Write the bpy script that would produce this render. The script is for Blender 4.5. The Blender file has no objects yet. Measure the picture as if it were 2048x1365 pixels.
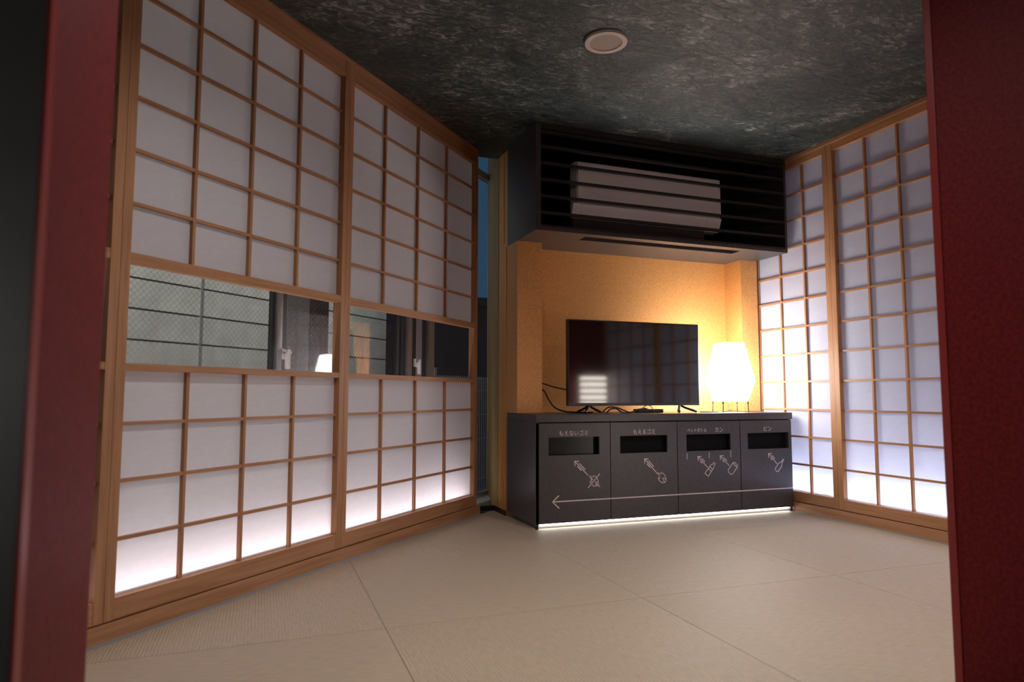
import bpy, bmesh, math, random
from mathutils import Vector, Matrix
random.seed(7)
S = 0.68                                   # layout units -> metres
scene = bpy.context.scene
COL = scene.collection
PI = math.pi

# ------------------------------------------------------------------ camera
cam_d = bpy.data.cameras.new('camera')
cam = bpy.data.objects.new('camera', cam_d)
COL.objects.link(cam)
cam_d.sensor_width = 36.0
cam_d.lens = 1346.7 / 2048 * 36.0
cam_d.clip_start = 0.02
YAW, PITCH, ROLL = -0.3554, 0.0795, 0.0015
fw = Vector((-math.sin(YAW) * math.cos(PITCH), math.cos(YAW) * math.cos(PITCH), math.sin(PITCH)))
rt = Vector((math.cos(YAW), math.sin(YAW), 0))
up = rt.cross(fw)
r2 = rt * math.cos(ROLL) + up * math.sin(ROLL)
u2 = -rt * math.sin(ROLL) + up * math.cos(ROLL)
m = Matrix((r2, u2, -fw)).transposed().to_4x4()
m.translation = Vector((0, 0, 1.1)) * S
cam.matrix_world = m
cam_d.dof.use_dof = True
cam_d.dof.focus_distance = 6.0 * S
cam_d.dof.aperture_fstop = 2.8
scene.camera = cam

# ------------------------------------------------------------------ world / view
w = bpy.data.worlds.new('dusk')
scene.world = w
w.use_nodes = True
w.node_tree.nodes['Background'].inputs[0].default_value = (0.12, 0.42, 0.85, 1)
w.node_tree.nodes['Background'].inputs[1].default_value = 0.11
vs = scene.view_settings
vs.view_transform = 'Standard'
vs.look = 'None'
vs.gamma = 1.0
vs.use_curve_mapping = False
vs.exposure = 0.8

# light levels
E_LAMP = 15.5         # paper lamp shade
E_LED_CAB = 4.2     # strip under the cabinet
E_LED_L = 17.0       # strip behind the left shoji
E_LED_R = 26.0       # strip behind the right shoji
P_DOWN = 50.0        # ceiling downlights
P_EXT = 22.0         # exterior lamp over the passage
E_SLAT = 5.0         # slatted box lamp by the front wall

# ------------------------------------------------------------------ materials
MATS = {}
def mat(name, col, rough=0.5, metal=0.0, spec=0.5, emit=0.0, emit_col=None):
    if name in MATS: return MATS[name]
    mt = bpy.data.materials.new(name); mt.use_nodes = True
    b = mt.node_tree.nodes['Principled BSDF']
    b.inputs['Base Color'].default_value = (*col, 1)
    b.inputs['Roughness'].default_value = rough
    b.inputs['Metallic'].default_value = metal
    b.inputs['Specular IOR Level'].default_value = spec
    if emit:
        b.inputs['Emission Color'].default_value = (*(emit_col or col), 1)
        b.inputs['Emission Strength'].default_value = emit
    MATS[name] = mt
    return mt
def nt(mt): return mt.node_tree.nodes, mt.node_tree.links, mt.node_tree.nodes['Principled BSDF']
def ramp(nodes, stops):
    r = nodes.new('ShaderNodeValToRGB')
    while len(r.color_ramp.elements) < len(stops): r.color_ramp.elements.new(0.5)
    for e, (p, c) in zip(r.color_ramp.elements, stops):
        e.position = p; e.color = (*c, 1)
    return r
def speckle(mt, c0, c1, scale, detail=4, stretch=(1, 1, 1), bump=0.0, lo=0.35, hi=0.65, dist=0.0, coord='Object'):
    n, l, b = nt(mt)
    tc = n.new('ShaderNodeTexCoord'); mp = n.new('ShaderNodeMapping')
    mp.inputs['Scale'].default_value = stretch
    l.new(tc.outputs[coord], mp.inputs['Vector'])
    ns = n.new('ShaderNodeTexNoise'); ns.inputs['Scale'].default_value = scale
    ns.inputs['Detail'].default_value = detail; ns.inputs['Distortion'].default_value = dist
    l.new(mp.outputs[0], ns.inputs['Vector'])
    r = ramp(n, [(lo, c0), (hi, c1)])
    l.new(ns.outputs['Fac'], r.inputs[0]); l.new(r.outputs[0], b.inputs['Base Color'])
    if bump:
        bp = n.new('ShaderNodeBump'); bp.inputs['Strength'].default_value = bump; bp.inputs['Distance'].default_value = 0.002
        l.new(ns.outputs['Fac'], bp.inputs['Height']); l.new(bp.outputs[0], b.inputs['Normal'])
    return ns, r
def wood(name, axis, base=(0.47, 0.24, 0.12), dark=(0.345, 0.16, 0.073)):
    mt = mat(name, base, 0.5, spec=0.3)
    n, l, b = nt(mt)
    tc = n.new('ShaderNodeTexCoord'); mp = n.new('ShaderNodeMapping')
    oi = n.new('ShaderNodeObjectInfo')
    sc = [28, 28, 28]; sc[axis] = 1.3
    mp.inputs['Scale'].default_value = sc
    l.new(tc.outputs['Object'], mp.inputs['Vector'])
    vm = n.new('ShaderNodeVectorMath'); vm.operation = 'SCALE'; vm.inputs['Scale'].default_value = 60
    cx = n.new('ShaderNodeCombineXYZ')
    for i in range(3): l.new(oi.outputs['Random'], cx.inputs[i])
    l.new(cx.outputs[0], vm.inputs[0])
    l.new(vm.outputs[0], mp.inputs['Location'])
    ns = n.new('ShaderNodeTexNoise'); ns.inputs['Scale'].default_value = 2.0; ns.inputs['Detail'].default_value = 5; ns.inputs['Distortion'].default_value = 0.6
    l.new(mp.outputs[0], ns.inputs['Vector'])
    r = ramp(n, [(0.3, dark), (0.62, base)])
    l.new(ns.outputs['Fac'], r.inputs[0])
    l.new(r.outputs[0], b.inputs['Base Color'])
    return mt
WOOD_V = wood('cypress_upright', 2)
WOOD_H = wood('cypress_level', 0)
WOOD_Y = wood('cypress_depth', 1)

def paper_material(name, tint, trans):
    mt = bpy.data.materials.new(name); mt.use_nodes = True
    n, l = mt.node_tree.nodes, mt.node_tree.links
    out = n['Material Output']; n.remove(n['Principled BSDF'])
    tc = n.new('ShaderNodeTexCoord'); mp = n.new('ShaderNodeMapping'); mp.inputs['Scale'].default_value = (6, 6, 16)
    ns = n.new('ShaderNodeTexNoise'); ns.inputs['Scale'].default_value = 4; ns.inputs['Detail'].default_value = 6
    l.new(tc.outputs['Object'], mp.inputs[0]); l.new(mp.outputs[0], ns.inputs['Vector'])
    r = ramp(n, [(0.3, tuple(c * 0.95 for c in tint)), (0.7, tint)])
    l.new(ns.outputs['Fac'], r.inputs[0])
    d = n.new('ShaderNodeBsdfDiffuse'); t = n.new('ShaderNodeBsdfTranslucent')
    l.new(r.outputs[0], d.inputs['Color']); l.new(r.outputs[0], t.inputs['Color'])
    mx = n.new('ShaderNodeMixShader'); mx.inputs[0].default_value = trans
    l.new(d.outputs[0], mx.inputs[1]); l.new(t.outputs[0], mx.inputs[2]); l.new(mx.outputs[0], out.inputs['Surface'])
    return mt
PAPER = paper_material('washi_paper', (0.80, 0.76, 0.80), 0.42)
PAPER_COOL = paper_material('cool_washi_paper', (0.70, 0.715, 0.84), 0.42)

def glass_material(name, wire):
    mt = bpy.data.materials.new(name); mt.use_nodes = True
    n, l = mt.node_tree.nodes, mt.node_tree.links
    out = n['Material Output']; n.remove(n['Principled BSDF'])
    tr = n.new('ShaderNodeBsdfTransparent'); tr.inputs[0].default_value = (0.88, 0.89, 0.88, 1)
    gl = n.new('ShaderNodeBsdfGlossy'); gl.inputs['Roughness'].default_value = 0.03
    lwt = n.new('ShaderNodeLayerWeight'); pw = n.new('ShaderNodeMath'); pw.operation = 'POWER'; pw.inputs[1].default_value = 4.0
    l.new(lwt.outputs['Facing'], pw.inputs[0])
    fr = n.new('ShaderNodeMath'); fr.operation = 'MULTIPLY_ADD'; fr.inputs[1].default_value = 0.9; fr.inputs[2].default_value = 0.035
    l.new(pw.outputs[0], fr.inputs[0])
    mx = n.new('ShaderNodeMixShader')
    l.new(fr.outputs[0], mx.inputs[0]); l.new(tr.outputs[0], mx.inputs[1]); l.new(gl.outputs[0], mx.inputs[2])
    if wire:
        tc = n.new('ShaderNodeTexCoord'); sp = n.new('ShaderNodeSeparateXYZ'); l.new(tc.outputs['Object'], sp.inputs[0])
        masks = []
        for sg in (1, -1):
            a = n.new('ShaderNodeMath'); a.operation = 'MULTIPLY_ADD'; a.inputs[1].default_value = sg
            l.new(sp.outputs['X'], a.inputs[0]); l.new(sp.outputs['Z'], a.inputs[2])
            f = n.new('ShaderNodeMath'); f.operation = 'PINGPONG'; f.inputs[1].default_value = 0.0125
            l.new(a.outputs[0], f.inputs[0])
            c = n.new('ShaderNodeMath'); c.operation = 'LESS_THAN'; c.inputs[1].default_value = 0.0008
            l.new(f.outputs[0], c.inputs[0]); masks.append(c)
        mxm = n.new('ShaderNodeMath'); mxm.operation = 'MAXIMUM'
        l.new(masks[0].outputs[0], mxm.inputs[0]); l.new(masks[1].outputs[0], mxm.inputs[1])
        wd = n.new('ShaderNodeBsdfDiffuse'); wd.inputs[0].default_value = (0.25, 0.25, 0.25, 1)
        m2 = n.new('ShaderNodeMixShader')
        wf = n.new('ShaderNodeMath'); wf.operation = 'MULTIPLY'; wf.inputs[1].default_value = 0.45
        l.new(mxm.outputs[0], wf.inputs[0]); l.new(wf.outputs[0], m2.inputs[0]); l.new(mx.outputs[0], m2.inputs[1]); l.new(wd.outputs[0], m2.inputs[2])
        mx = m2
    l.new(mx.outputs[0], out.inputs['Surface'])
    return mt
WIRE_GLASS = glass_material('wire_glass', True)

def emitter(name, col, strength):
    return mat(name, (0.8, 0.8, 0.8), 0.6, emit=strength, emit_col=col)

RED = mat('red_wall_covering', (0.20, 0.010, 0.012), 0.55, spec=0.15)
speckle(RED, (0.115, 0.005, 0.0065), (0.175, 0.013, 0.015), 95, 6, bump=0.35)
RED_EDGE = mat('red_edge_trim', (0.26, 0.012, 0.012), 0.35)
DARKWALL = mat('charcoal_wall', (0.055, 0.055, 0.055), 0.4)
speckle(DARKWALL, (0.05, 0.05, 0.05), (0.062, 0.062, 0.06), 8)
CEIL = mat('fibrous_dark_ceiling_paper', (0.03, 0.04, 0.038), 0.40, spec=0.7)
def ceiling_nodes():
    n, l, b = nt(CEIL)
    tc = n.new('ShaderNodeTexCoord'); mp = n.new('ShaderNodeMapping')
    mp.inputs['Rotation'].default_value = (0, 0, 0.15); mp.inputs['Scale'].default_value = (10, 20, 10)
    l.new(tc.outputs['Object'], mp.inputs[0])
    ns = n.new('ShaderNodeTexNoise'); ns.inputs['Scale'].default_value = 1.6; ns.inputs['Detail'].default_value = 8; ns.inputs['Roughness'].default_value = 0.70; ns.inputs['Distortion'].default_value = 1.5
    l.new(mp.outputs[0], ns.inputs['Vector'])
    lo = n.new('ShaderNodeTexNoise'); lo.inputs['Scale'].default_value = 3.2; lo.inputs['Detail'].default_value = 3; lo.inputs['Distortion'].default_value = 0.8
    l.new(tc.outputs['Object'], lo.inputs['Vector'])
    ad = n.new('ShaderNodeMath'); ad.operation = 'MULTIPLY_ADD'; ad.inputs[1].default_value = 0.42
    l.new(lo.outputs['Fac'], ad.inputs[0])
    sb = n.new('ShaderNodeMath'); sb.operation = 'SUBTRACT'; sb.inputs[1].default_value = 0.21
    l.new(ns.outputs['Fac'], sb.inputs[0]); l.new(sb.outputs[0], ad.inputs[2])
    r = ramp(n, [(0.36, (0.008, 0.017, 0.017)), (0.50, (0.028, 0.044, 0.042)), (0.58, (0.085, 0.10, 0.095)), (0.70, (0.38, 0.38, 0.36))])
    l.new(ad.outputs[0], r.inputs[0]); l.new(r.outputs[0], b.inputs['Base Color'])
    bp = n.new('ShaderNodeBump'); bp.inputs['Strength'].default_value = 0.9; bp.inputs['Distance'].default_value = 0.008
    l.new(ns.outputs['Fac'], bp.inputs['Height']); l.new(bp.outputs[0], b.inputs['Normal'])
ceiling_nodes()
GOLD = mat('gold_leaf_paper', (0.62, 0.32, 0.095), 0.45, metal=0.25)
speckle(GOLD, (0.62, 0.285, 0.088), (0.76, 0.37, 0.12), 110, 5, bump=0.35)
GOLD_TRIM = mat('olive_gold_trim', (0.34, 0.22, 0.08), 0.5, metal=0.2)
LAM = mat('charcoal_laminate', (0.062, 0.056, 0.060), 0.38, spec=0.5)
speckle(LAM, (0.047, 0.041, 0.043), (0.060, 0.053, 0.055), 40, 4)
LAM_IN = mat('matt_black_inside', (0.006, 0.006, 0.007), 0.8, spec=0.15)
SLAT = mat('black_slat', (0.022, 0.021, 0.021), 0.45, spec=0.4)
BLACK = mat('black_plastic', (0.012, 0.012, 0.013), 0.38)
CABLE = mat('black_cable', (0.010, 0.010, 0.010), 0.5)
SCREEN = mat('glossy_screen', (0.006, 0.006, 0.007), 0.07, spec=1.0)
SCREEN.node_tree.nodes['Principled BSDF'].inputs['Coat Weight'].default_value = 0.6
SCREEN.node_tree.nodes['Principled BSDF'].inputs['Coat Roughness'].default_value = 0.06
WHITE = mat('white_plastic', (0.88, 0.85, 0.84), 0.45)
SPK = mat('speaker_rim', (0.62, 0.53, 0.46), 0.5)
SPK_G = mat('speaker_grille', (0.40, 0.33, 0.28), 0.7)
MARK = mat('pale_print', (0.72, 0.62, 0.61), 0.6)
GREY_EDGE = mat('grey_edge_strip', (0.30, 0.30, 0.31), 0.4)
ALU = mat('silver_aluminium', (0.55, 0.56, 0.58), 0.32, metal=0.8)
ALU_D = mat('dark_aluminium', (0.07, 0.07, 0.075), 0.4, metal=0.3)
CONC = mat('pale_siding', (0.42, 0.42, 0.38), 0.85)
speckle(CONC, (0.36, 0.355, 0.33), (0.44, 0.43, 0.40), 9, 6, bump=0.3)
JOINT = mat('joint_grey', (0.20, 0.20, 0.19), 0.9)
GREY = mat('grey_column_paint', (0.36, 0.36, 0.39), 0.6)
BROWN = mat('dark_brown_paint', (0.06, 0.045, 0.04), 0.6)
ASPH = mat('asphalt', (0.06, 0.06, 0.06), 0.9)
SILL = mat('pale_sill', (0.5, 0.5, 0.5), 0.6)
FENCE = mat('white_wire', (0.62, 0.62, 0.66), 0.5)
PLASTER = mat('white_board', (0.75, 0.75, 0.78), 0.8)
CORR = mat('corridor_dark', (0.05, 0.05, 0.05), 0.8)
LAMP_E = emitter('glowing_lamp_paper', (1.0, 0.97, 0.93), E_LAMP)
LED_C = emitter('led_white', (1.0, 0.98, 0.95), E_LED_CAB)
LED_LM = emitter('led_behind_left', (1.0, 0.94, 0.96), E_LED_L)
LED_RM = emitter('led_behind_right', (0.74, 0.83, 1.0), E_LED_R)

def tatami_material(name, axis):
    mt = mat(name, (0.45, 0.36, 0.26), 0.55, spec=0.4)
    n, l, b = nt(mt)
    tc = n.new('ShaderNodeTexCoord')
    mp = n.new('ShaderNodeMapping')
    sc = [70, 70, 70]; sc[axis] = 9
    mp.inputs['Scale'].default_value = sc
    l.new(tc.outputs['Object'], mp.inputs[0])
    ns = n.new('ShaderNodeTexNoise'); ns.inputs['Scale'].default_value = 2.5; ns.inputs['Detail'].default_value = 4
    l.new(mp.outputs[0], ns.inputs['Vector'])
    r = ramp(n, [(0.3, (0.40, 0.315, 0.225)), (0.7, (0.50, 0.40, 0.295))])
    l.new(ns.outputs['Fac'], r.inputs[0]); l.new(r.outputs[0], b.inputs['Base Color'])
    wv = n.new('ShaderNodeTexWave'); wv.wave_type = 'BANDS'; wv.bands_direction = 'Y' if axis == 0 else 'X'
    wv.inputs['Scale'].default_value = 31.0; wv.inputs['Distortion'].default_value = 0.3
    l.new(tc.outputs['Object'], wv.inputs['Vector'])
    bp = n.new('ShaderNodeBump'); bp.inputs['Strength'].default_value = 0.6; bp.inputs['Distance'].default_value = 0.0015
    l.new(wv.outputs['Fac'], bp.inputs['Height']); l.new(bp.outputs[0], b.inputs['Normal'])
    return mt
TATAMI = [tatami_material('rush_mat_lengthwise', 1), tatami_material('rush_mat_crosswise', 0)]

# ------------------------------------------------------------------ helpers (all lengths in layout units)
def link(name, data, parent=None, loc=(0, 0, 0), rotz=0.0):
    o = bpy.data.objects.new(name, data); COL.objects.link(o)
    o.location = Vector(loc) * S; o.rotation_euler = (0, 0, rotz)
    if parent: o.parent = parent
    return o
def tag(o, label, cat, group=None):
    o['label'] = label; o['category'] = cat
    if group: o['group'] = group
    return o
def struct(o, label=None):
    o['kind'] = 'structure'
    if label: o['label'] = label
    return o
def thing(name, loc, rotz, label, cat, group=None):
    return tag(link(name, None, None, loc, rotz), label, cat, group)
_cache = {}
def box_mesh(size, mt, bev=0.0):
    k = (tuple(round(x, 5) for x in size), mt.name, bev)
    if k in _cache: return _cache[k]
    bm = bmesh.new(); bmesh.ops.create_cube(bm, size=1.0)
    bmesh.ops.scale(bm, vec=Vector(size) * S, verts=bm.verts)
    if bev: bmesh.ops.bevel(bm, geom=bm.edges[:], offset=bev * S, segments=2, profile=0.6, affect='EDGES')
    me = bpy.data.meshes.new('box'); bm.to_mesh(me); bm.free(); me.materials.append(mt)
    _cache[k] = me
    return me
def box(name, p0, p1, mt, parent=None, bev=0.0):
    p0, p1 = Vector(p0), Vector(p1)
    return link(name, box_mesh(p1 - p0, mt, bev), parent, (p0 + p1) / 2)
def mesh(name, verts, faces, mt, parent=None, loc=(0, 0, 0), rotz=0.0, smooth=False):
    me = bpy.data.meshes.new(name)
    me.from_pydata([tuple(Vector(v) * S) for v in verts], [], faces)
    bm = bmesh.new(); bm.from_mesh(me); bmesh.ops.recalc_face_normals(bm, faces=bm.faces); bm.to_mesh(me); bm.free()
    for mm in (mt if isinstance(mt, (list, tuple)) else [mt]): me.materials.append(mm)
    if smooth:
        for p in me.polygons: p.use_smooth = True
    return link(name, me, parent, loc, rotz)
def prism(name, poly, z0, z1, mt, parent=None, loc=(0, 0, 0), rotz=0.0):
    n = len(poly)
    v = [(x, y, z0) for x, y in poly] + [(x, y, z1) for x, y in poly]
    f = [tuple(range(n))[::-1], tuple(range(n, 2 * n))] + [(i, (i + 1) % n, n + (i + 1) % n, n + i) for i in range(n)]
    return mesh(name, v, f, mt, parent, loc, rotz)
def prism_yz(name, poly, x0, x1, mt, parent=None, loc=(0, 0, 0)):
    n = len(poly)
    v = [(x0, y, z) for y, z in poly] + [(x1, y, z) for y, z in poly]
    f = [tuple(range(n)), tuple(range(n, 2 * n))] + [(i, (i + 1) % n, n + (i + 1) % n, n + i) for i in range(n)]
    return mesh(name, v, f, mt, parent, loc)
def tube(name, pts, r, mt, parent=None, loc=(0, 0, 0), seg=8, smooth_steps=6):
    P = [Vector(p) for p in pts]
    if smooth_steps and len(P) > 2:
        Q = []
        E = [P[0] * 2 - P[1]] + P + [P[-1] * 2 - P[-2]]
        for i in range(1, len(E) - 2):
            for k in range(smooth_steps):
                t = k / smooth_steps
                a, b, c, d = E[i - 1], E[i], E[i + 1], E[i + 2]
                Q.append(0.5 * ((2 * b) + (c - a) * t + (2 * a - 5 * b + 4 * c - d) * t * t + (3 * b - a - 3 * c + d) * t ** 3))
        Q.append(P[-1]); P = Q
    v, f = [], []
    for i, p in enumerate(P):
        d = (P[min(i + 1, len(P) - 1)] - P[max(i - 1, 0)]).normalized()
        a = d.cross(Vector((0, 0, 1)))
        if a.length < 1e-3: a = Vector((1, 0, 0))
        a.normalize(); b = d.cross(a)
        for k in range(seg):
            t = 2 * PI * k / seg
            v.append(p + (a * math.cos(t) + b * math.sin(t)) * r)
    for i in range(len(P) - 1):
        for k in range(seg):
            f.append((i * seg + k, i * seg + (k + 1) % seg, (i + 1) * seg + (k + 1) % seg, (i + 1) * seg + k))
    f.append(tuple(range(seg))); f.append(tuple(range((len(P) - 1) * seg, len(P) * seg)))
    return mesh(name, v, f, mt, parent, loc, smooth=True)
def disc(name, r0, r1, z0, z1, mt, parent, seg=48):
    v, f = [], []
    for r, z in ((r0, z0), (r1, z0), (r1, z1), (r0, z1)):
        for k in range(seg):
            t = 2 * PI * k / seg; v.append((r * math.cos(t), r * math.sin(t), z))
    for j in range(4):
        for k in range(seg):
            f.append((j * seg + k, j * seg + (k + 1) % seg, ((j + 1) % 4) * seg + (k + 1) % seg, ((j + 1) % 4) * seg + k))
    return mesh(name, v, f, mt, parent)

# ------------------------------------------------------------------ layout numbers
TH = 0.788
D2 = Vector((math.sin(TH), math.cos(TH), 0)); N2 = Vector((math.cos(TH), -math.sin(TH), 0))
OFF = -2.931
ROTL = PI / 2 - TH
def LP(s, off=OFF, z=0.0): return D2 * s + N2 * off + Vector((0, 0, z))
XR = 4.802; YF = 5.16; XL = 2.122; YB = 5.845; YP = 5.585; ZC = 3.4175
YFW = 1.85; YOUT = 1.33; XDL = -0.362; XDR = 2.445

# ------------------------------------------------------------------ floor with mats
fl = prism('floor', [(-2.75, 1.2), (4.95, 1.2), (4.95, 6.2), (2.13, 6.2), (1.9, 6.2), LP(5.75, OFF - 0.1).to_2d()[:], LP(-0.8, OFF - 0.1).to_2d()[:]], -0.10, -0.012, CORR)
struct(fl)
def clip(poly, a, b, c):        # keep a*x+b*y >= c
    out = []
    for i in range(len(poly)):
        p, q = poly[i], poly[(i + 1) % len(poly)]
        dp, dq = a * p[0] + b * p[1] - c, a * q[0] + b * q[1] - c
        if dp >= 0: out.append(p)
        if (dp >= 0) != (dq >= 0):
            t = dp / (dp - dq); out.append((p[0] + (q[0] - p[0]) * t, p[1] + (q[1] - p[1]) * t))
    return out
XS = [-2.20, -0.81, 0.582, 1.973, 3.324, 4.815]; YS = [1.86, 3.275, 4.669, 6.19]
g = 0.0013
for i in range(5):
    for j in range(3):
        p = [(XS[i] + g, YS[j] + g), (XS[i + 1] - g, YS[j] + g), (XS[i + 1] - g, YS[j + 1] - g), (XS[i] + g, YS[j + 1] - g)]
        p = clip(p, N2.x, N2.y, OFF + 0.022)
        if len(p) < 3: continue
        prism('tatami_mat', p, -0.012, 0.0, TATAMI[(i + j) % 2], fl)

# ------------------------------------------------------------------ ceiling
c = prism('ceiling', [(-2.9, 1.2), (4.95, 1.2), (4.95, 5.95), (2.5, 6.13), (1.93, 6.13), LP(5.6, OFF - 0.05).to_2d()[:], LP(-0.8, OFF - 0.05).to_2d()[:]], ZC, ZC + 0.12, CEIL)
struct(c)

# ------------------------------------------------------------------ front wall and doorway
f1 = prism('wall_front_left', [(-3.3, YOUT), (XDL, YOUT), (XDL, YFW), (-3.3, YFW)], -0.1, ZC, RED); struct(f1)
f2 = prism('wall_front_right', [(XDR, YOUT), (4.95, YOUT), (4.95, YFW), (XDR, YFW)], -0.1, ZC, RED); struct(f2)
f3 = box('wall_front_header', (XDL, YOUT, 3.0), (XDR, YFW, ZC), RED); struct(f3)
box('outer_panel', (-3.3, YOUT - 0.012, -0.1), (XDL - 0.002, YOUT, ZC), DARKWALL, f1)
box('outer_panel', (XDR + 0.002, YOUT - 0.012, -0.1), (4.95, YOUT, ZC), DARKWALL, f2)
box('edge_trim', (XDL - 0.0015, YOUT - 0.011, -0.1), (XDL + 0.004, YOUT + 0.028, 3.0), RED_EDGE, f1, 0.001)
box('edge_trim', (XDR - 0.004, YFW - 0.030, -0.1), (XDR + 0.02, YFW + 0.004, 3.0), RED_EDGE, f2, 0.003)
# dim corridor the view is taken from
struct(box('floor_corridor', (-3.3, -3.0, -0.1), (4.95, 1.2, 0.0), CORR))
struct(box('ceiling_corridor', (-3.3, -3.0, ZC), (4.95, 1.2, ZC + 0.1), CORR))
struct(box('wall_corridor_back', (-3.3, -3.1, -0.1), (4.95, -3.0, ZC), CORR))
struct(box('wall_corridor_left', (-3.4, -3.0, -0.1), (-3.3, YOUT, ZC), CORR))
struct(box('wall_corridor_right', (4.95, -3.0, -0.1), (5.05, YOUT, ZC), CORR))
cl_ = thing('added_corridor_light', (-2.6, -2.9, 1.3), 0, 'added unseen light at the back of the corridor, brightening the dark wall by the doorway', 'lamp')  # unseen light added behind the camera to lift the charcoal wall
box('backplate', (-0.12, -0.09, -0.25), (0.12, -0.06, 0.25), ALU, cl_)
box('diffuser', (-0.10, -0.06, -0.22), (0.10, 0.02, 0.22), emitter('added_corridor_glow', (1.0, 0.95, 0.88), 45.0), cl_, 0.02)
# ------------------------------------------------------------------ shoji screens
ZROW_U = [3.0387, 2.7803, 2.5197, 2.2613, 2.0013]
ZROW_L = [0.9641, 0.7036, 0.442]
YFR, YK0, YK1, YPAP = -0.020, 0.0, 0.023, 0.0235     # stile front, lattice front/back, paper
KW = 0.017
def pane_mesh(w_, h_, pm):
    k = ('pane', pm.name, round(w_, 4), round(h_, 4))
    if k not in _cache:
        me = bpy.data.meshes.new('paper_pane')
        x, z = w_ / 2 * S, h_ / 2 * S
        me.from_pydata([(-x, 0, -z), (x, 0, -z), (x, 0, z), (-x, 0, z)], [], [(0, 1, 2, 3)])
        me.materials.append(pm); _cache[k] = me
    return _cache[k]
def shoji(name, label, origin, rotz, width, cols, zones, group, sw=0.048, ztop=3.40, zbot=0.094, pm=PAPER):
    """zones: list of (z_low_open, z_high_open, row_heights); rails fill between zones."""
    t = thing(name, origin, rotz, label, 'screen', group)
    yb = 0.045
    box('stile', (0, YFR, zbot), (sw, yb, ztop), WOOD_V, t)
    box('stile', (width - sw, YFR, zbot), (width, yb, ztop), WOOD_V, t)
    zz = [zbot] + [z for zn in zones for z in zn[:2]] + [ztop]
    for a, b in zip(zz[0::2], zz[1::2]):
        box('rail', (sw, YFR + 0.002, a), (width - sw, yb, b), WOOD_H, t)
    for z0, z1, rows in zones:
        if rows is None: continue
        for x in cols: box('upright_bar', (x - KW / 2, YK0, z0), (x + KW / 2, YK1, z1), WOOD_V, t)
        xe = [sw] + list(cols) + [width - sw]
        for z in rows: box('cross_bar', (sw, YK0 + 0.0015, z - KW / 2), (width - sw, YK1 - 0.001, z + KW / 2), WOOD_H, t)
        ze = [z0] + sorted(rows) + [z1]
        for i in range(len(xe) - 1):
            for j in range(len(ze) - 1):
                link('paper_pane', pane_mesh(xe[i + 1] - xe[i], ze[j + 1] - ze[j], pm), t, ((xe[i] + xe[i + 1]) / 2, YPAP, (ze[j] + ze[j + 1]) / 2))
    return t
k = 1 + YFR / 2.931
def zf(z): return 1.1 + (z - 1.1) * k
ZONES_L = [(zf(0.1809), zf(1.2105), ZROW_L), (zf(1.2442), zf(1.7178), None), (zf(1.765), zf(3.2949), ZROW_U)]
sA, sG, sE = 2.018, 3.625, 5.535
def left_panel(s0, s1, cols, label):
    return shoji('shoji_screen', label, LP(s0), ROTL, s1 - s0, [c_ - s0 for c_ in cols], ZONES_L, 'sliding paper screens along the window', 0.047)
left_panel(sG + 0.001, sE, [4.087, 4.541, 4.9985], 'wooden lattice paper screen with viewing slot, beside the gold alcove gap')
left_panel(sA + 0.001, sG - 0.001, [2.4236, 2.8015, 3.1805], 'wooden lattice paper screen with viewing slot, middle one of the window row')
left_panel(0.42, sA - 0.001, [0.80, 1.19, 1.60], 'wooden lattice paper screen half hidden behind the red doorway edge')
# right wall
ZROW_R = [3.0594, 2.8065, 2.5388, 2.2733, 2.0166, 1.7528, 1.4908, 1.228, 0.9647, 0.7067, 0.445]
ZONES_R = [(0.188, 3.318, ZROW_R)]
XRO = XR + 0.006
def right_panel(y0, y1, cols, label):
    return shoji('shoji_screen', label, (XRO, y0, 0), -PI / 2, y0 - y1, [y0 - c_ for c_ in cols], ZONES_R, 'sliding paper screens along the side wall', 0.055, 3.385, 0.098, PAPER_COOL)
right_panel(6.0, 4.637, [5.61, 5.2916, 4.9744], 'tall lattice paper screen lit by the paper lamp, behind the cabinet end')
right_panel(4.635, 3.27, [4.2531, 3.9321, 3.61], 'tall lattice paper screen between the cabinet and the red door edge')
right_panel(3.268, 1.86, [2.92, 2.58, 2.22], 'tall lattice paper screen hidden from the doorway beside the red wall')
# sills, heads and added light-blocking strips (setting)
def left_bar(name, s0, s1, y0, y1, z0, z1, mt, bev=0.0):
    o = link(name, box_mesh((s1 - s0, y1 - y0, z1 - z0), mt, bev), None, LP((s0 + s1) / 2, OFF - (y0 + y1) / 2, (z0 + z1) / 2), ROTL)
    return struct(o)
left_bar('trim_1', -0.35, 5.60, -0.026, 0.10, 0.0, 0.087, WOOD_H, 0.004)      # threshold
left_bar('trim_2', -0.35, 5.535, -0.030, 0.10, 3.400, ZC, WOOD_H)        # head
left_bar('trim_3', -0.35, 5.60, -0.036, -0.0265, 0.0, 0.012, GREY_EDGE)
left_bar('wall_left', -0.35, 0.418, 0.0, 0.05, 0.087, 3.40, RED)
struct(box('trim_4', (XR - 0.022, 1.86, 0.0), (XR + 0.14, 6.0, 0.091), WOOD_Y, None, 0.004))
struct(box('trim_5', (XR - 0.026, 1.86, 3.386), (XR + 0.14, 5.9, ZC), WOOD_Y))
struct(box('trim_6', (XR - 0.031, 1.86, 0.0), (XR - 0.0225, 5.15, 0.010), GREY_EDGE))
struct(box('glow_stop_right', (XR + 0.056, 1.86, 0.0915), (XR + 0.075, 6.0, 0.125), WOOD_Y))  # unseen strip added to block LED light leaking through the sill gap
left_bar('glow_stop_left', -0.35, 5.535, 0.052, 0.068, 0.0875, 0.12, WOOD_H)  # unseen strip added against the light leak under the window screens
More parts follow.
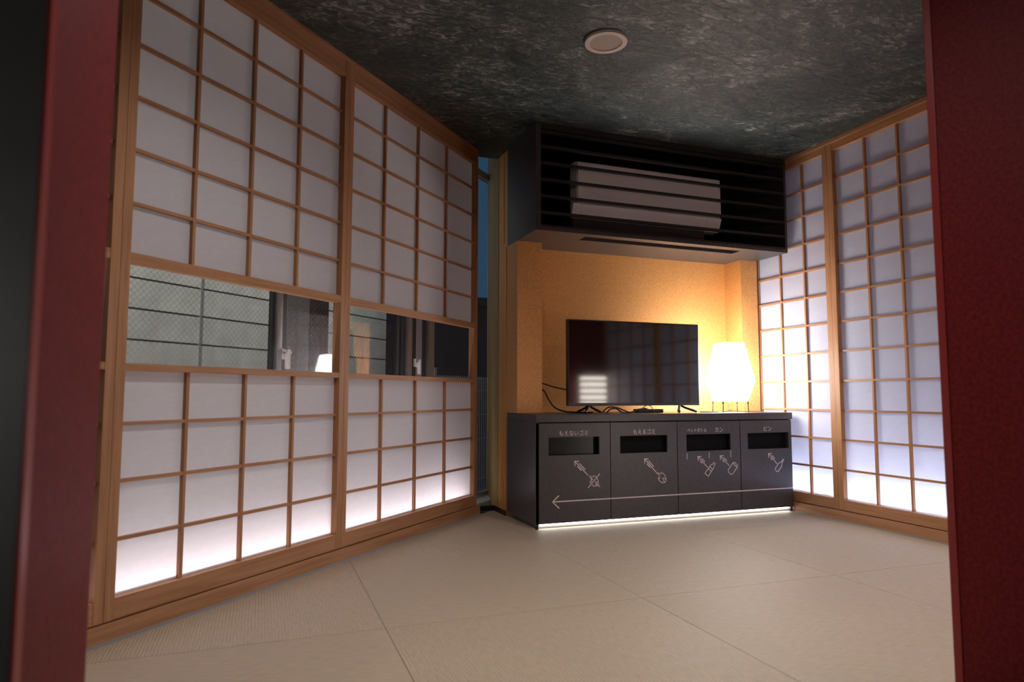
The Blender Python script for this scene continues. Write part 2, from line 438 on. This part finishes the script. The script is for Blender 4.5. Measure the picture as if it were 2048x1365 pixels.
# light box behind the right screens
struct(box('wall_right', (XR + 0.30, 1.2, -0.1), (XR + 0.36, 6.4, ZC + 0.1), PLASTER))
struct(box('ceiling_recess', (XR + 0.05, 1.2, ZC), (XR + 0.30, 6.4, ZC + 0.1), PLASTER))
struct(box('wall_recess_end', (XR + 0.05, 6.0, 0.0), (XR + 0.30, 6.05, ZC), PLASTER))
led = thing('led_strip', (XR + 0.10, 3.95, 0.10), 0, 'cool white light strip hidden behind the side wall screens', 'light strip')
box('diffuser', (0.05, -2.0, 0.004), (0.085, 2.0, 0.03), LED_RM, led)
box('channel', (0.045, -2.01, -0.008), (0.09, 2.01, 0.003), ALU, led)
# ------------------------------------------------------------------ left cavity: light strip, windows
OG = OFF - 0.30
ledl = thing('led_strip', LP(2.7, OFF - 0.16, 0.089), ROTL, 'white light strip behind the window screens', 'light strip')
box('diffuser', (-2.9, 0.0, 0.014), (2.72, 0.035, 0.042), LED_LM, ledl)
box('channel', (-2.92, -0.005, -0.02), (2.74, 0.04, 0.013), ALU, ledl)
struct(left_bar('floor_window_ledge', -0.5, 6.6, 0.1, 0.46, -0.08, 0.06, SILL))
struct(left_bar('ceiling_window_recess', -0.5, 5.5, 0.10, 0.42, ZC - 0.0, ZC + 0.12, PLASTER))
win = link('window_1', None, None, LP(0, OG), ROTL); struct(win, 'aluminium sliding window with wired glass behind the paper screens')
WT = 3.95
box('frame_rail', (-0.5, -0.03, 0.06), (6.55, 0.05, 0.105), ALU, win)
box('frame_rail', (-0.5, -0.03, WT), (6.55, 0.05, WT + 0.06), ALU, win)
box('transom', (-0.5, -0.02, 3.40), (6.55, 0.04, 3.47), ALU, win)
for a, b, y0, y1, mt_ in [(3.287, 3.312, 0.0, 0.03, ALU_D), (3.312, 3.356, -0.025, 0.03, ALU), (3.358, 3.418, 0.0, 0.04, ALU_D),
                          (4.70, 4.735, 0.0, 0.03, ALU_D), (4.76, 4.825, 0.0, 0.03, ALU_D), (4.830, 4.892, -0.025, 0.03, ALU), (4.896, 4.985, 0.0, 0.04, ALU_D),
                          (4.99, 5.085, 0.0, 0.035, GREY), (5.09, 5.17, 0.01, 0.04, ALU_D), (5.172, 5.265, -0.02, 0.03, ALU), (6.47, 6.55, -0.03, 0.05, ALU)]:
    box('sash_stile', (a, y0, 0.105), (b, y1, 3.40), mt_, win)
for a, b in [(-0.5, 3.29), (3.418, 4.70), (5.265, 6.47)]:
    box('glass_pane', (a, 0.012, 0.105), (b, 0.018, 3.40), WIRE_GLASS, win)
box('glass_pane', (-0.5, 0.012, 3.47), (6.47, 0.018, WT), WIRE_GLASS, win)
for s_, z_ in ((3.39, 1.365), (4.975, 1.375)):
    lk = link('sash_lock', None, win, (s_, -0.03, z_))
    box('lock_base', (-0.03, 0.0, -0.035), (0.03, 0.028, 0.035), WHITE, lk, 0.004)
    box('lock_lever', (-0.012, -0.03, -0.10), (0.012, 0.0, 0.03), WHITE, lk, 0.004)
    tube('crescent', [(0.028 * math.cos(t), -0.012, 0.028 * math.sin(t)) for t in [i * PI / 6 for i in range(7)]], 0.010, ALU, lk)
# ------------------------------------------------------------------ outside
gnd = box('ground_outside', (-14, 3, -0.45), (16, 22, -0.40), ASPH); struct(gnd)
OW = OFF - 2.0
nb = link('neighbour_wall', None, None, LP(0, OW), ROTL)
tag(nb, 'pale sided wall of the building next door seen through the wired glass', 'building')
box('backing', (-4.0, 0.02, -0.4), (6.95, 0.2, 6.0), JOINT, nb)
zj = [-0.4, 0.55, 1.53, 1.777, 2.022, 2.9, 3.8, 4.9, 6.0]
xj = [-4.0, -0.6, 1.8, 4.189, 6.95]
for i in range(len(xj) - 1):
    for j in range(len(zj) - 1):
        box('siding_panel', (xj[i] + 0.018, 0.0, zj[j] + 0.008), (xj[i + 1] - 0.018, 0.03, zj[j + 1] - 0.008), CONC, nb)
cl = link('grey_column', box_mesh((0.228, 0.10, 6.4), GREY), None, LP(3.89, OFF - 0.68, 2.8), ROTL)
tag(cl, 'smooth grey column standing outside the sliding window', 'column')
dc = link('brown_column', box_mesh((0.23, 0.10, 6.4), BROWN), None, LP(4.232, OFF - 0.78, 2.8), ROTL)
tag(dc, 'dark brown column beside the grey one outside the window', 'column')
fe = thing('mesh_fence', LP(7.9, OFF - 1.0, -0.4), ROTL, 'white welded wire fence outside the narrow window strip', 'fence')
for i in range(56):
    x = -1.4 + i * 0.05
    link('wire', box_mesh((0.008, 0.008, 1.72), FENCE), fe, (x, 0, 0.86))
for z in (0.15, 0.45, 0.95, 1.25, 1.55, 1.70):
    link('crosswire', box_mesh((2.8, 0.008, 0.010), FENCE), fe, (0, 0.009, z))
for x in (-1.42, 1.42): link('fence_post', box_mesh((0.05, 0.05, 1.8), FENCE, 0.005), fe, (x, 0.02, 0.9))
BLUE = mat('plain_blue', (0.03, 0.12, 0.45), 0.5)
bt = box('blue_panel', (4.3, 11.2, -0.4), (5.6, 12.0, 0.85), BLUE, None, 0.05); tag(bt, 'unidentified dark blue panel beyond the wire fence', 'panel')  # plain box for an unidentified blue shape past the fence
FAR = mat('far_dark_render', (0.06, 0.05, 0.09), 0.8)
fb = link('far_building', None, None, (5.5, 16, -0.4)); tag(fb, 'dark low building across the street at dusk', 'building')
box('block', (-5, 0, 0), (5, 3, 3.7), FAR, fb); box('roof', (-5.2, -0.2, 3.7), (5.2, 3.2, 3.9), ASPH, fb)
al = bpy.data.lights.new('passage_light', 'AREA'); al.energy = P_EXT; al.size = 5.5; al.size_y = 0.15; al.shape = 'RECTANGLE'; al.color = (1.0, 1.0, 0.95); al.spread = math.radians(70)
ao = bpy.data.objects.new('passage_light', al); COL.objects.link(ao)
ao.location = LP(2.6, OFF - 0.95, 4.6) * S
zq = (LP(2.6, OFF - 0.95, 4.6) - LP(2.6, OW, 1.9)).normalized(); xq = D2; yq = zq.cross(xq)
ao.rotation_euler = Matrix((xq, yq, zq)).transposed().to_euler()

# ------------------------------------------------------------------ gold alcove (back wall)
wb = struct(box('wall_back', (XL + 0.005, YB, 0.0), (XR + 0.05, YB + 0.1, ZC), GOLD))
struct(box('wall_back_left_pier', (XL, YP, 0.937), (2.362, YB + 0.1, 2.53), GOLD))
struct(box('wall_back_right_pier', (4.572, YP, 0.937), (XR - 0.026, YB + 0.1, 2.53), GOLD))
struct(prism('wall_back_return', [(XL, YB + 0.1), (XL + 0.08, YB + 0.1), (XL + 0.24, 6.9), (XL + 0.2, 6.9), (XL, 6.08)], 0.0, WT, GOLD))
struct(prism('trim_7', [(XL - 0.004, 6.084), (XL + 0.02, 6.084), (XL + 0.2, 6.95), (XL + 0.17, 6.95), (XL - 0.004, 6.25)], 0.0, WT, GOLD_TRIM))
struct(box('baseboard_back', (1.90, 6.17, 0.0), (XL - 0.006, 6.20, 0.045), BLACK))
struct(box('baseboard_side', (XL - 0.014, 5.86, 0.0), (XL - 0.0045, 6.17, 0.045), BLACK))
struct(box('trim_8', (XL - 0.008, 5.862, 0.047), (XL, 5.88, 2.48), mat('gold_corner', (0.72, 0.44, 0.14), 0.35, 0.5)))

# ------------------------------------------------------------------ cabinet with waste slots
cb = thing('waste_cabinet', (XL, YF, 0), 0, 'low charcoal cabinet with four slotted waste doors and white pictograms', 'cabinet')
CW = 4.772 - XL
DX = [0.0, 2.8137 - XL, 3.4871 - XL, 4.1702 - XL, CW]
ZD0, ZD1 = 0.044, 0.868
box('side_panel', (0.0, 0.0, ZD0 - 0.012), (0.03, YB - YF - 0.003, ZD1 + 0.002), LAM, cb)
box('side_panel', (CW - 0.03, 0.012, ZD0), (CW, YP - YF - 0.003, ZD1 + 0.002), LAM, cb)
box('bottom_panel', (0.03, 0.02, ZD0), (CW - 0.03, YP - YF - 0.003, ZD0 + 0.025), LAM, cb)
box('back_panel', (0.25, YP - YF - 0.02, ZD0 + 0.025), (CW - 0.25, YP - YF - 0.005, ZD1), LAM_IN, cb)
box('plinth', (0.06, 0.12, 0.0), (CW - 0.06, 0.15, ZD0), LAM_IN, cb)
for x in (0.018, CW - 0.016):
    for y in (0.02,):
        link('foot', box_mesh((0.022, 0.022, 0.05), BLACK, 0.004), cb, (x, y, 0.0255))
box('top_rail', (0.03, 0.03, ZD1 - 0.02), (CW - 0.03, YP - YF - 0.02, ZD1 + 0.001), LAM_IN, cb)
for i in range(1, 4): box('divider', (DX[i] - 0.01, 0.03, ZD0 + 0.025), (DX[i] + 0.01, YP - YF - 0.02, ZD1 - 0.021), LAM_IN, cb)
SLX = [(2.239, 2.710), (2.910, 3.383), (3.584, 4.062), (4.256, 4.7317)]
SZ0, SZ1 = 0.596, 0.745
doors = []
for i in range(4):
    a, b = DX[i] + (0.004 if i else 0.004), DX[i + 1] - 0.003
    x0, x1 = SLX[i][0] - XL, SLX[i][1] - XL
    y0, y1 = 0.0, 0.022
    # one frame mesh with the slot cut through
    xs = [a, x0, x1, b]; zs = [ZD0, SZ0, SZ1, ZD1 - 0.006]
    v, f = [], []
    for y in (y0, y1):
        for z in zs:
            for x in xs: v.append((x, y, z))
    def I(yi, zi, xi): return yi * 16 + zi * 4 + xi
    for yi in (0, 1):
        for zi in range(3):
            for xi in range(3):
                if zi == 1 and xi == 1: continue
                f.append((I(yi, zi, xi), I(yi, zi, xi + 1), I(yi, zi + 1, xi + 1), I(yi, zi + 1, xi)))
    for q in range(3):
        f.append((I(0, 0, q), I(0, 0, q + 1), I(1, 0, q + 1), I(1, 0, q))); f.append((I(0, 3, q), I(0, 3, q + 1), I(1, 3, q + 1), I(1, 3, q)))
        f.append((I(0, q, 0), I(0, q + 1, 0), I(1, q + 1, 0), I(1, q, 0))); f.append((I(0, q, 3), I(0, q + 1, 3), I(1, q + 1, 3), I(1, q, 3)))
    f.append((I(0, 1, 1), I(0, 1, 2), I(1, 1, 2), I(1, 1, 1))); f.append((I(0, 2, 1), I(0, 2, 2), I(1, 2, 2), I(1, 2, 1)))
    f.append((I(0, 1, 1), I(0, 2, 1), I(1, 2, 1), I(1, 1, 1))); f.append((I(0, 1, 2), I(0, 2, 2), I(1, 2, 2), I(1, 1, 2)))
    d = mesh('door', v, f, LAM, cb)
    doors.append(d)
    box('slot_flap', (x0 - 0.01, 0.055, SZ0 - 0.02), (x1 + 0.01, 0.060, SZ1 + 0.02), mat('black_flap', (0.005, 0.007, 0.007), 0.25, spec=0.25) if i == 0 else LAM_IN, d)
def ribbon(polys, wd, name, parent, y=-0.0012):
    """polys in world (x,z) on the cabinet front -> flat printed strokes"""
    v, f = [], []
    for pl in polys:
        P = [Vector((x - XL, z)) for x, z in pl]
        closed = (P[0] - P[-1]).length < 1e-6
        n = len(P)
        for i in range(n - 1):
            d = (P[i + 1] - P[i]); L = d.length
            if L < 1e-6: continue
            d /= L; q = Vector((-d.y, d.x)) * wd / 2; e = d * wd * 0.45
            a0, a1 = P[i] - e, P[i + 1] + e
            s = len(v)
            for c_ in (a0 - q, a1 - q, a1 + q, a0 + q): v.append((c_.x, y, c_.y))
            f.append((s, s + 1, s + 2, s + 3))
    return mesh(name, v, f, MARK, parent)
def lettering(txt, x0, x1, z0, z1, parent):
    cu = bpy.data.curves.new('txt', 'FONT'); cu.body = txt; cu.size = 1.0; cu.resolution_u = 3
    o = bpy.data.objects.new('txt', cu); COL.objects.link(o)
    bpy.context.view_layer.update()
    dg = bpy.context.evaluated_depsgraph_get()
    me = bpy.data.meshes.new_from_object(o.evaluated_get(dg))
    bpy.data.objects.remove(o)
    xs = [q.co.x for q in me.vertices]; ys = [q.co.y for q in me.vertices]
    a0, a1, b0, b1 = min(xs), max(xs), min(ys), max(ys)
    for q in me.vertices:
        q.co = Vector(((x0 - XL + (q.co.x - a0) / (a1 - a0) * (x1 - x0)), -0.0012, (z0 + (q.co.y - b0) / (b1 - b0) * (z1 - z0)))) * S
    me.materials.clear(); me.materials.append(MARK)
    return link('lettering', me, parent)
lettering('もえないゴミ', 2.335, 2.600, 0.758, 0.802, doors[0])
lettering('もえるゴミ', 3.040, 3.256, 0.758, 0.802, doors[1])
lettering('ペットボトル', 3.592, 3.802, 0.763, 0.801, doors[2])
lettering('カン', 3.895, 3.982, 0.763, 0.805, doors[2])
lettering('ビン', 4.445, 4.535, 0.763, 0.806, doors[3])
SW = 0.0075
def pict_arrow(tip, end):
    t, e = Vector(tip), Vector(end); d = (e - t).normalized(); q = Vector((-d.y, d.x)); L = (e - t).length
    def pt(u, w_): r_ = t + d * u + q * w_; return (r_.x, r_.y)
    hl = 0.032
    return [[pt(0, 0), pt(L, 0)], [pt(hl * 0.85, hl * 0.75), pt(0, 0), pt(hl * 0.85, -hl * 0.75)],
            [pt(0.045, 0.016), pt(L * 0.62, 0.016)], [pt(0.05, -0.014), pt(L * 0.5, -0.014)]]
FLAME = [(0, 1.0), (0.25, 0.62), (0.18, 0.42), (0.45, 0.62), (0.62, 0.2), (0.5, -0.35), (0.2, -0.8), (0.28, -0.42), (0.06, -0.12), (-0.1, -0.5), (-0.05, -0.82), (-0.45, -0.5), (-0.6, 0.0), (-0.42, 0.5), (-0.3, 0.2), (-0.12, 0.5), (0, 1.0)]
def xf(shape, cx, cz, sx, sz, rot):
    c_, s_ = math.cos(rot), math.sin(rot)
    return [(cx + (x * sx) * c_ - (z * sz) * s_, cz + (x * sx) * s_ + (z * sz) * c_) for x, z in shape]
FR = -PI / 4 - 0.1
ribbon(pict_arrow((2.476, 0.544), (2.613, 0.410)) + [xf(FLAME, 2.655, 0.372, 0.062, 0.062, PI / 4)] + [[(2.600, 0.320), (2.708, 0.430)], [(2.600, 0.425), (2.708, 0.325)]], SW, 'pictogram', doors[0])
ribbon(pict_arrow((3.149, 0.544), (3.273, 0.414)) + [xf(FLAME, 3.322, 0.372, 0.062, 0.062, PI / 4)], SW, 'pictogram', doors[1])
BOT = [(-0.32, -1), (0.32, -1), (0.32, 0.35), (0.14, 0.72), (0.14, 1.0), (-0.14, 1.0), (-0.14, 0.72), (-0.32, 0.35), (-0.32, -1)]
CAN = [(-0.5, -0.72), (-0.25, -0.95), (0.25, -0.95), (0.5, -0.72), (0.5, 0.6), (0.34, 0.9), (-0.34, 0.9), (-0.5, 0.6), (-0.5, -0.72)]
WINE = [(-0.34, -0.9), (0, -1.02), (0.34, -0.9), (0.34, 0.1), (0.10, 0.5), (0.10, 1.0), (-0.10, 1.0), (-0.10, 0.5), (-0.34, 0.1), (-0.34, -0.9)]
RB = -0.72
ribbon(pict_arrow((3.701, 0.547), (3.800, 0.450)) + [xf(BOT, 3.835, 0.432, 0.068, 0.068, RB), xf([(-0.32, -0.2), (0.32, -0.2)], 3.835, 0.432, 0.068, 0.068, RB), xf([(-0.32, 0.15), (0.32, 0.15)], 3.835, 0.432, 0.068, 0.068, RB)], SW, 'pictogram', doors[2])
ribbon(pict_arrow((3.942, 0.546), (4.040, 0.455)) + [xf(CAN, 4.080, 0.428, 0.062, 0.060, RB), xf([(-0.5, 0.6), (0.5, 0.6)], 4.080, 0.428, 0.062, 0.060, RB)], SW, 'pictogram', doors[2])
ribbon([[(3.586, 0.577), (3.586, 0.527)], [(3.823, 0.577), (3.823, 0.527)], [(4.061, 0.588), (4.061, 0.530)]], 0.006, 'slot_ticks', doors[2])
ribbon(pict_arrow((4.490, 0.551), (4.585, 0.455)) + [xf(WINE, 4.620, 0.438, 0.066, 0.068, RB)], SW, 'pictogram', doors[3])
AZ = 0.2195
for i, (a, b) in enumerate([(2.272, 2.8095), (2.8185, 3.483), (3.4915, 4.166), (4.1745, 4.770)]):
    ribbon([[(a, AZ), (b, AZ)]] + ([[(2.328, 0.2655), (2.272, AZ), (2.330, 0.1665)]] if i == 0 else []), 0.0095, 'arrow_line', doors[i])
ct = link('countertop', None, None, (XL, YF, ZD1 + 0.003)); tag(ct, 'thin charcoal worktop across the waste cabinet under the television', 'worktop')
box('slab', (0.0, -0.012, 0.0), (4.776 - XL, YB - YF - 0.003, 0.063), LAM, ct, 0.003)
ZT = ZD1 + 0.003 + 0.063
ls = link('light_strip', None, cb)
box('diffuser', (0.045, 0.030, 0.024), (CW - 0.01, 0.05, 0.0425), LED_C, ls)
box('channel', (0.045, 0.0505, 0.006), (CW - 0.01, 0.058, 0.0425), ALU, ls)

# ------------------------------------------------------------------ louvred housing and air conditioner
so = thing('louvre_housing', (XL, 5.14, 2.4834), 0, 'charcoal ceiling housing with level slats around the air conditioner', 'housing')
SWD = 4.776 - XL; SH = ZC - 2.4834 - 0.002; SD = YB - 5.14 - 0.003
box('side_panel', (0, 0, 0), (0.045, SD, SH), LAM, so)
box('side_panel', (SWD - 0.025, 0, 0), (SWD, SD, SH), LAM, so)
box('top_panel', (0.045, 0.02, SH - 0.03), (SWD - 0.025, SD, SH), LAM_IN, so)
box('back_panel', (0.045, SD - 0.012, 0.035), (SWD - 0.025, SD, SH - 0.03), LAM_IN, so)
sx0, sx1, sy0, sy1 = 2.628 - XL, 4.290 - XL, 5.235 - 5.14, 5.365 - 5.14
v, f = [], []
xs = [0.045, sx0, sx1, SWD - 0.025]; ys = [0, sy0, sy1, SD]
for z in (0, 0.03):
    for y in ys:
        for x in xs: v.append((x, y, z))
def I(zi, yi, xi): return zi * 16 + yi * 4 + xi
for zi in (0, 1):
    for yi in range(3):
        for xi in range(3):
            if yi == 1 and xi == 1: continue
            f.append((I(zi, yi, xi), I(zi, yi, xi + 1), I(zi, yi + 1, xi + 1), I(zi, yi + 1, xi)))
for q in range(3):
    f.append((I(0, 0, q), I(0, 0, q + 1), I(1, 0, q + 1), I(1, 0, q))); f.append((I(0, 3, q), I(0, 3, q + 1), I(1, 3, q + 1), I(1, 3, q)))
for q in (1, 2):
    f.append((I(0, q, 1), I(0, q, 2), I(1, q, 2), I(1, q, 1)))
    f.append((I(0, 1, q), I(0, 2, q), I(1, 2, q), I(1, 1, q)))
mesh('bottom_panel', v, f, LAM, so)
box('slot_liner', (sx0 - 0.01, sy0 - 0.01, 0.031), (sx1 + 0.01, sy1 + 0.01, 0.036), LAM_IN, so)
box('front_rail', (0.045, 0.0, SH - 0.05), (SWD - 0.025, 0.02, SH), SLAT, so)
box('front_rail', (0.045, -0.001, 0.03), (SWD - 0.025, 0.018, 0.048), SLAT, so)
for i in range(6):
    z = 2.643 + 0.1432 * i - 2.4834
    if i == 5: z -= 0.012
    box('slat', (0.045, 0.004, z - 0.012), (SWD - 0.025, 0.042, z + 0.010), SLAT, so, 0.002)
ac = thing('air_conditioner', (2.571, 5.30, 2.572), 0, 'white wall air conditioner behind the charcoal slats', 'air conditioner')
AW = 4.215 - 2.62
ac.scale = (0.9815, 0.9815, 0.9815)
prism_yz('casing', [(0.03, 0.26), (0.05, 0.62), (0.08, 0.645), (0.17, 0.645), (0.17, 0.11), (0.06, 0.11)], 0.025, AW, WHITE, ac)
prism_yz('front_panel', [(0.012, 0.25), (0.022, 0.625), (0.045, 0.64), (0.048, 0.62), (0.028, 0.25)], 0.03, AW - 0.002, WHITE, ac)
prism_yz('outlet_flap', [(0.008, 0.235), (0.022, 0.24), (0.075, 0.118), (0.06, 0.108)], 0.07, AW - 0.16, WHITE, ac)
prism_yz('outlet_end', [(0.008, 0.235), (0.022, 0.24), (0.075, 0.118), (0.06, 0.108)], -0.02, 0.067, WHITE, ac)
prism_yz('outlet_end', [(0.008, 0.235), (0.022, 0.24), (0.075, 0.118), (0.06, 0.108)], AW - 0.157, AW, WHITE, ac)
du = box('air_duct', (2.555, 5.335, 2.522), (3.95, 5.80, 2.672), mat('dark_duct', (0.045, 0.035, 0.035), 0.5)); tag(du, 'dark duct box under the white air conditioner', 'duct')

# ------------------------------------------------------------------ television
YT = 5.40
tv = thing('television', ((2.531 + 3.907) / 2, YT, ZT), 0, 'flat black television standing on the charcoal worktop', 'television')
tw = (3.907 - 2.531) / 2; z0, z1 = 1.0015 - ZT, 1.772 - ZT
box('body', (-tw, 0.0, z0), (tw, 0.045, z1), BLACK, tv, 0.005)
box('back_cover', (-tw * 0.72, 0.045, z0 + 0.03), (tw * 0.72, 0.11, z0 + 0.50), BLACK, tv, 0.02)
box('screen', (-tw + 0.012, -0.002, z0 + 0.026), (tw - 0.012, 0.001, z1 - 0.012), SCREEN, tv)
for sx in (-1, 1):
    x = sx * 0.475
    ft = link('foot', None, tv, (x, 0.02, 0))
    for dx, dy in ((0.10 * sx, -0.13), (-0.07 * sx, -0.10), (0.06 * sx, 0.11)):
        tube('foot_bar', [(0, 0, z0 + 0.012), (dx * 0.3, dy * 0.3, z0 * 0.72), (dx, dy, 0.012)], 0.011, BLACK, ft, smooth_steps=4)
# ------------------------------------------------------------------ cables
def cable(pts, label, r=0.0065, plug=None):
    base = Vector(pts[0])
    t = thing('cable', base, 0, label, 'cable')
    tube('cord', [Vector(p) - base for p in pts], r, CABLE, t)
    if plug:
        a, b = Vector(plug[0]) - base, Vector(plug[1]) - base
        tube('plug', [a, b], 0.014, CABLE, t, smooth_steps=0)
zc = ZT + 0.0075
cable([(2.366, 5.70, 1.205), (2.42, 5.69, 1.20), (2.50, 5.64, 1.17), (2.62, 5.56, 1.14)], 'upper black cable from the gold pier outlet to the television back', 0.006, ((2.366, 5.70, 1.205), (2.395, 5.698, 1.205)))
cable([(2.366, 5.70, 1.145), (2.42, 5.69, 1.14), (2.46, 5.67, 1.06), (2.50, 5.62, 0.985), (2.57, 5.56, zc + 0.008), (2.68, 5.50, zc), (2.82, 5.49, zc)], 'lower black cable drooping from the gold pier to the worktop', 0.0075, ((2.366, 5.70, 1.145), (2.41, 5.692, 1.143)))
cable([(2.88, 5.335, zc), (2.92, 5.345, zc + 0.03), (2.98, 5.35, zc + 0.036), (3.04, 5.34, zc), (3.12, 5.335, zc), (3.2, 5.345, zc + 0.025), (3.30, 5.35, zc + 0.036)], 'looped black cable lying under the television front edge', 0.007)
cable([(2.90, 5.46, zc), (2.97, 5.47, zc + 0.045), (3.06, 5.475, zc + 0.04), (3.13, 5.47, zc + 0.015), (3.17, 5.46, zc), (3.21, 5.465, zc)], 'black cable bent up behind the television stand', 0.006)
cable([(3.24, 5.395, zc), (3.28, 5.40, zc + 0.03), (3.32, 5.405, zc + 0.06), (3.37, 5.40, zc + 0.055), (3.40, 5.395, zc)], 'thin black cable hanging from the television bottom edge', 0.004)
tpad = box('power_adapter', (3.24, 5.42, ZT + 0.0005), (3.52, 5.50, ZT + 0.035), BLACK, None, 0.008); tag(tpad, 'flat black power adapter beneath the television', 'adapter')

# ------------------------------------------------------------------ paper lamp
LX, LY = 4.235, 5.37
pl = thing('paper_lamp', (LX, LY, ZT), 0.0, 'faceted white paper table lamp on thin wire legs, glowing', 'lamp')
A0 = math.radians(24)
def sq(side, z, rot=A0 - 0.68):
    h = side / 2
    return [Vector((x * math.cos(rot) - y * math.sin(rot), x * math.sin(rot) + y * math.cos(rot), z)) for x, y in ((-h, -h), (h, -h), (h, h), (-h, h))]
b_, m_, t_ = sq(0.245, 0.105), sq(0.355, 0.305), sq(0.215, 0.665)
V = [p for r_ in (b_, m_, t_) for p in r_]
mesh('shade', V, [(i + j * 4, (i + 1) % 4 + j * 4, (i + 1) % 4 + j * 4 + 4, i + j * 4 + 4) for j in range(2) for i in range(4)] + [(3, 2, 1, 0)], LAMP_E, pl)
WIRE = mat('dark_lamp_wire', (0.05, 0.03, 0.02), 0.5)
for i in range(4):
    lg = tube('leg', [b_[i] * 0.985 + Vector((0, 0, 0.012)), Vector((b_[i].x * 1.02, b_[i].y * 1.02, 0.004))], 0.0045, WIRE, pl, smooth_steps=0)
    tube('leg_ferrule', [b_[i] * 0.985 + Vector((0, 0, 0.0)), b_[i] * 0.985 + Vector((0, 0, -0.02))], 0.008, WIRE, pl, smooth_steps=0)
    tube('frame_wire', [t_[i] * 1.0 + Vector((0, 0, 0.016)), t_[i], m_[i], b_[i]], 0.0025, mat('pale_lamp_wire', (0.5, 0.42, 0.35), 0.5), pl, smooth_steps=0)
cable([(LX - 0.02, LY, ZT + 0.10), (LX - 0.03, LY - 0.04, ZT + 0.03), (LX - 0.12, LY - 0.03, zc - 0.002), (4.02, 5.30, zc - 0.002), (3.88, 5.36, zc - 0.002)], 'thin lamp cord running along the worktop to the television', 0.0045)

# ------------------------------------------------------------------ ceiling speaker and downlights
sp = thing('ceiling_speaker', (2.053, 3.768, ZC - 0.012), 0, 'round beige speaker set in the dark ceiling', 'speaker')
disc('rim', 0.106, 0.138, -0.006, 0.0115, SPK, sp)
disc('grille', 0.0005, 0.107, 0.0, 0.0115, SPK_G, sp)
for i, (x, y) in enumerate(((0.75, 2.45), (2.75, 2.25))):
    dl = thing('downlight', (x, y, ZC - 0.02), 0, 'round recessed downlight over the mats %s' % ('near the window screens' if i == 0 else 'near the side wall screens'), 'downlight')
    disc('rim', 0.07, 0.095, 0.0, 0.0195, WHITE, dl)
    disc('lens', 0.0005, 0.069, 0.008, 0.018, mat('downlight_lens', (0.8, 0.8, 0.8), 0.5, emit=2.0), dl)
    ld = bpy.data.lights.new('downlight_beam', 'SPOT'); ld.energy = P_DOWN; ld.spot_size = math.radians(152); ld.spot_blend = 1.0; ld.shadow_soft_size = 0.06
    ld.color = (1.0, 0.92, 0.88)
    lo = bpy.data.objects.new('downlight_beam', ld); COL.objects.link(lo)
    lo.location = Vector((x, y, ZC - 0.03)) * S
# ------------------------------------------------------------------ slatted box lamp (seen reflected in the screen)
sl = thing('slatted_lamp', (4.50, 2.05, 0), 0, 'glowing slatted box lamp on the mats by the red front wall', 'lamp')
box('light_core', (-0.16, -0.10, 0.03), (0.16, 0.10, 1.36), emitter('lamp_core', (1, 0.93, 0.82), E_SLAT), sl)
box('base', (-0.19, -0.13, 0.0), (0.19, 0.13, 0.03), WOOD_H, sl)
box('cap', (-0.19, -0.13, 1.36), (0.19, 0.13, 1.39), WOOD_H, sl)
for i in range(14):
    z = 0.08 + i * 0.092
    box('slat', (-0.18, -0.12, z), (0.18, 0.12, z + 0.035), WOOD_H, sl)
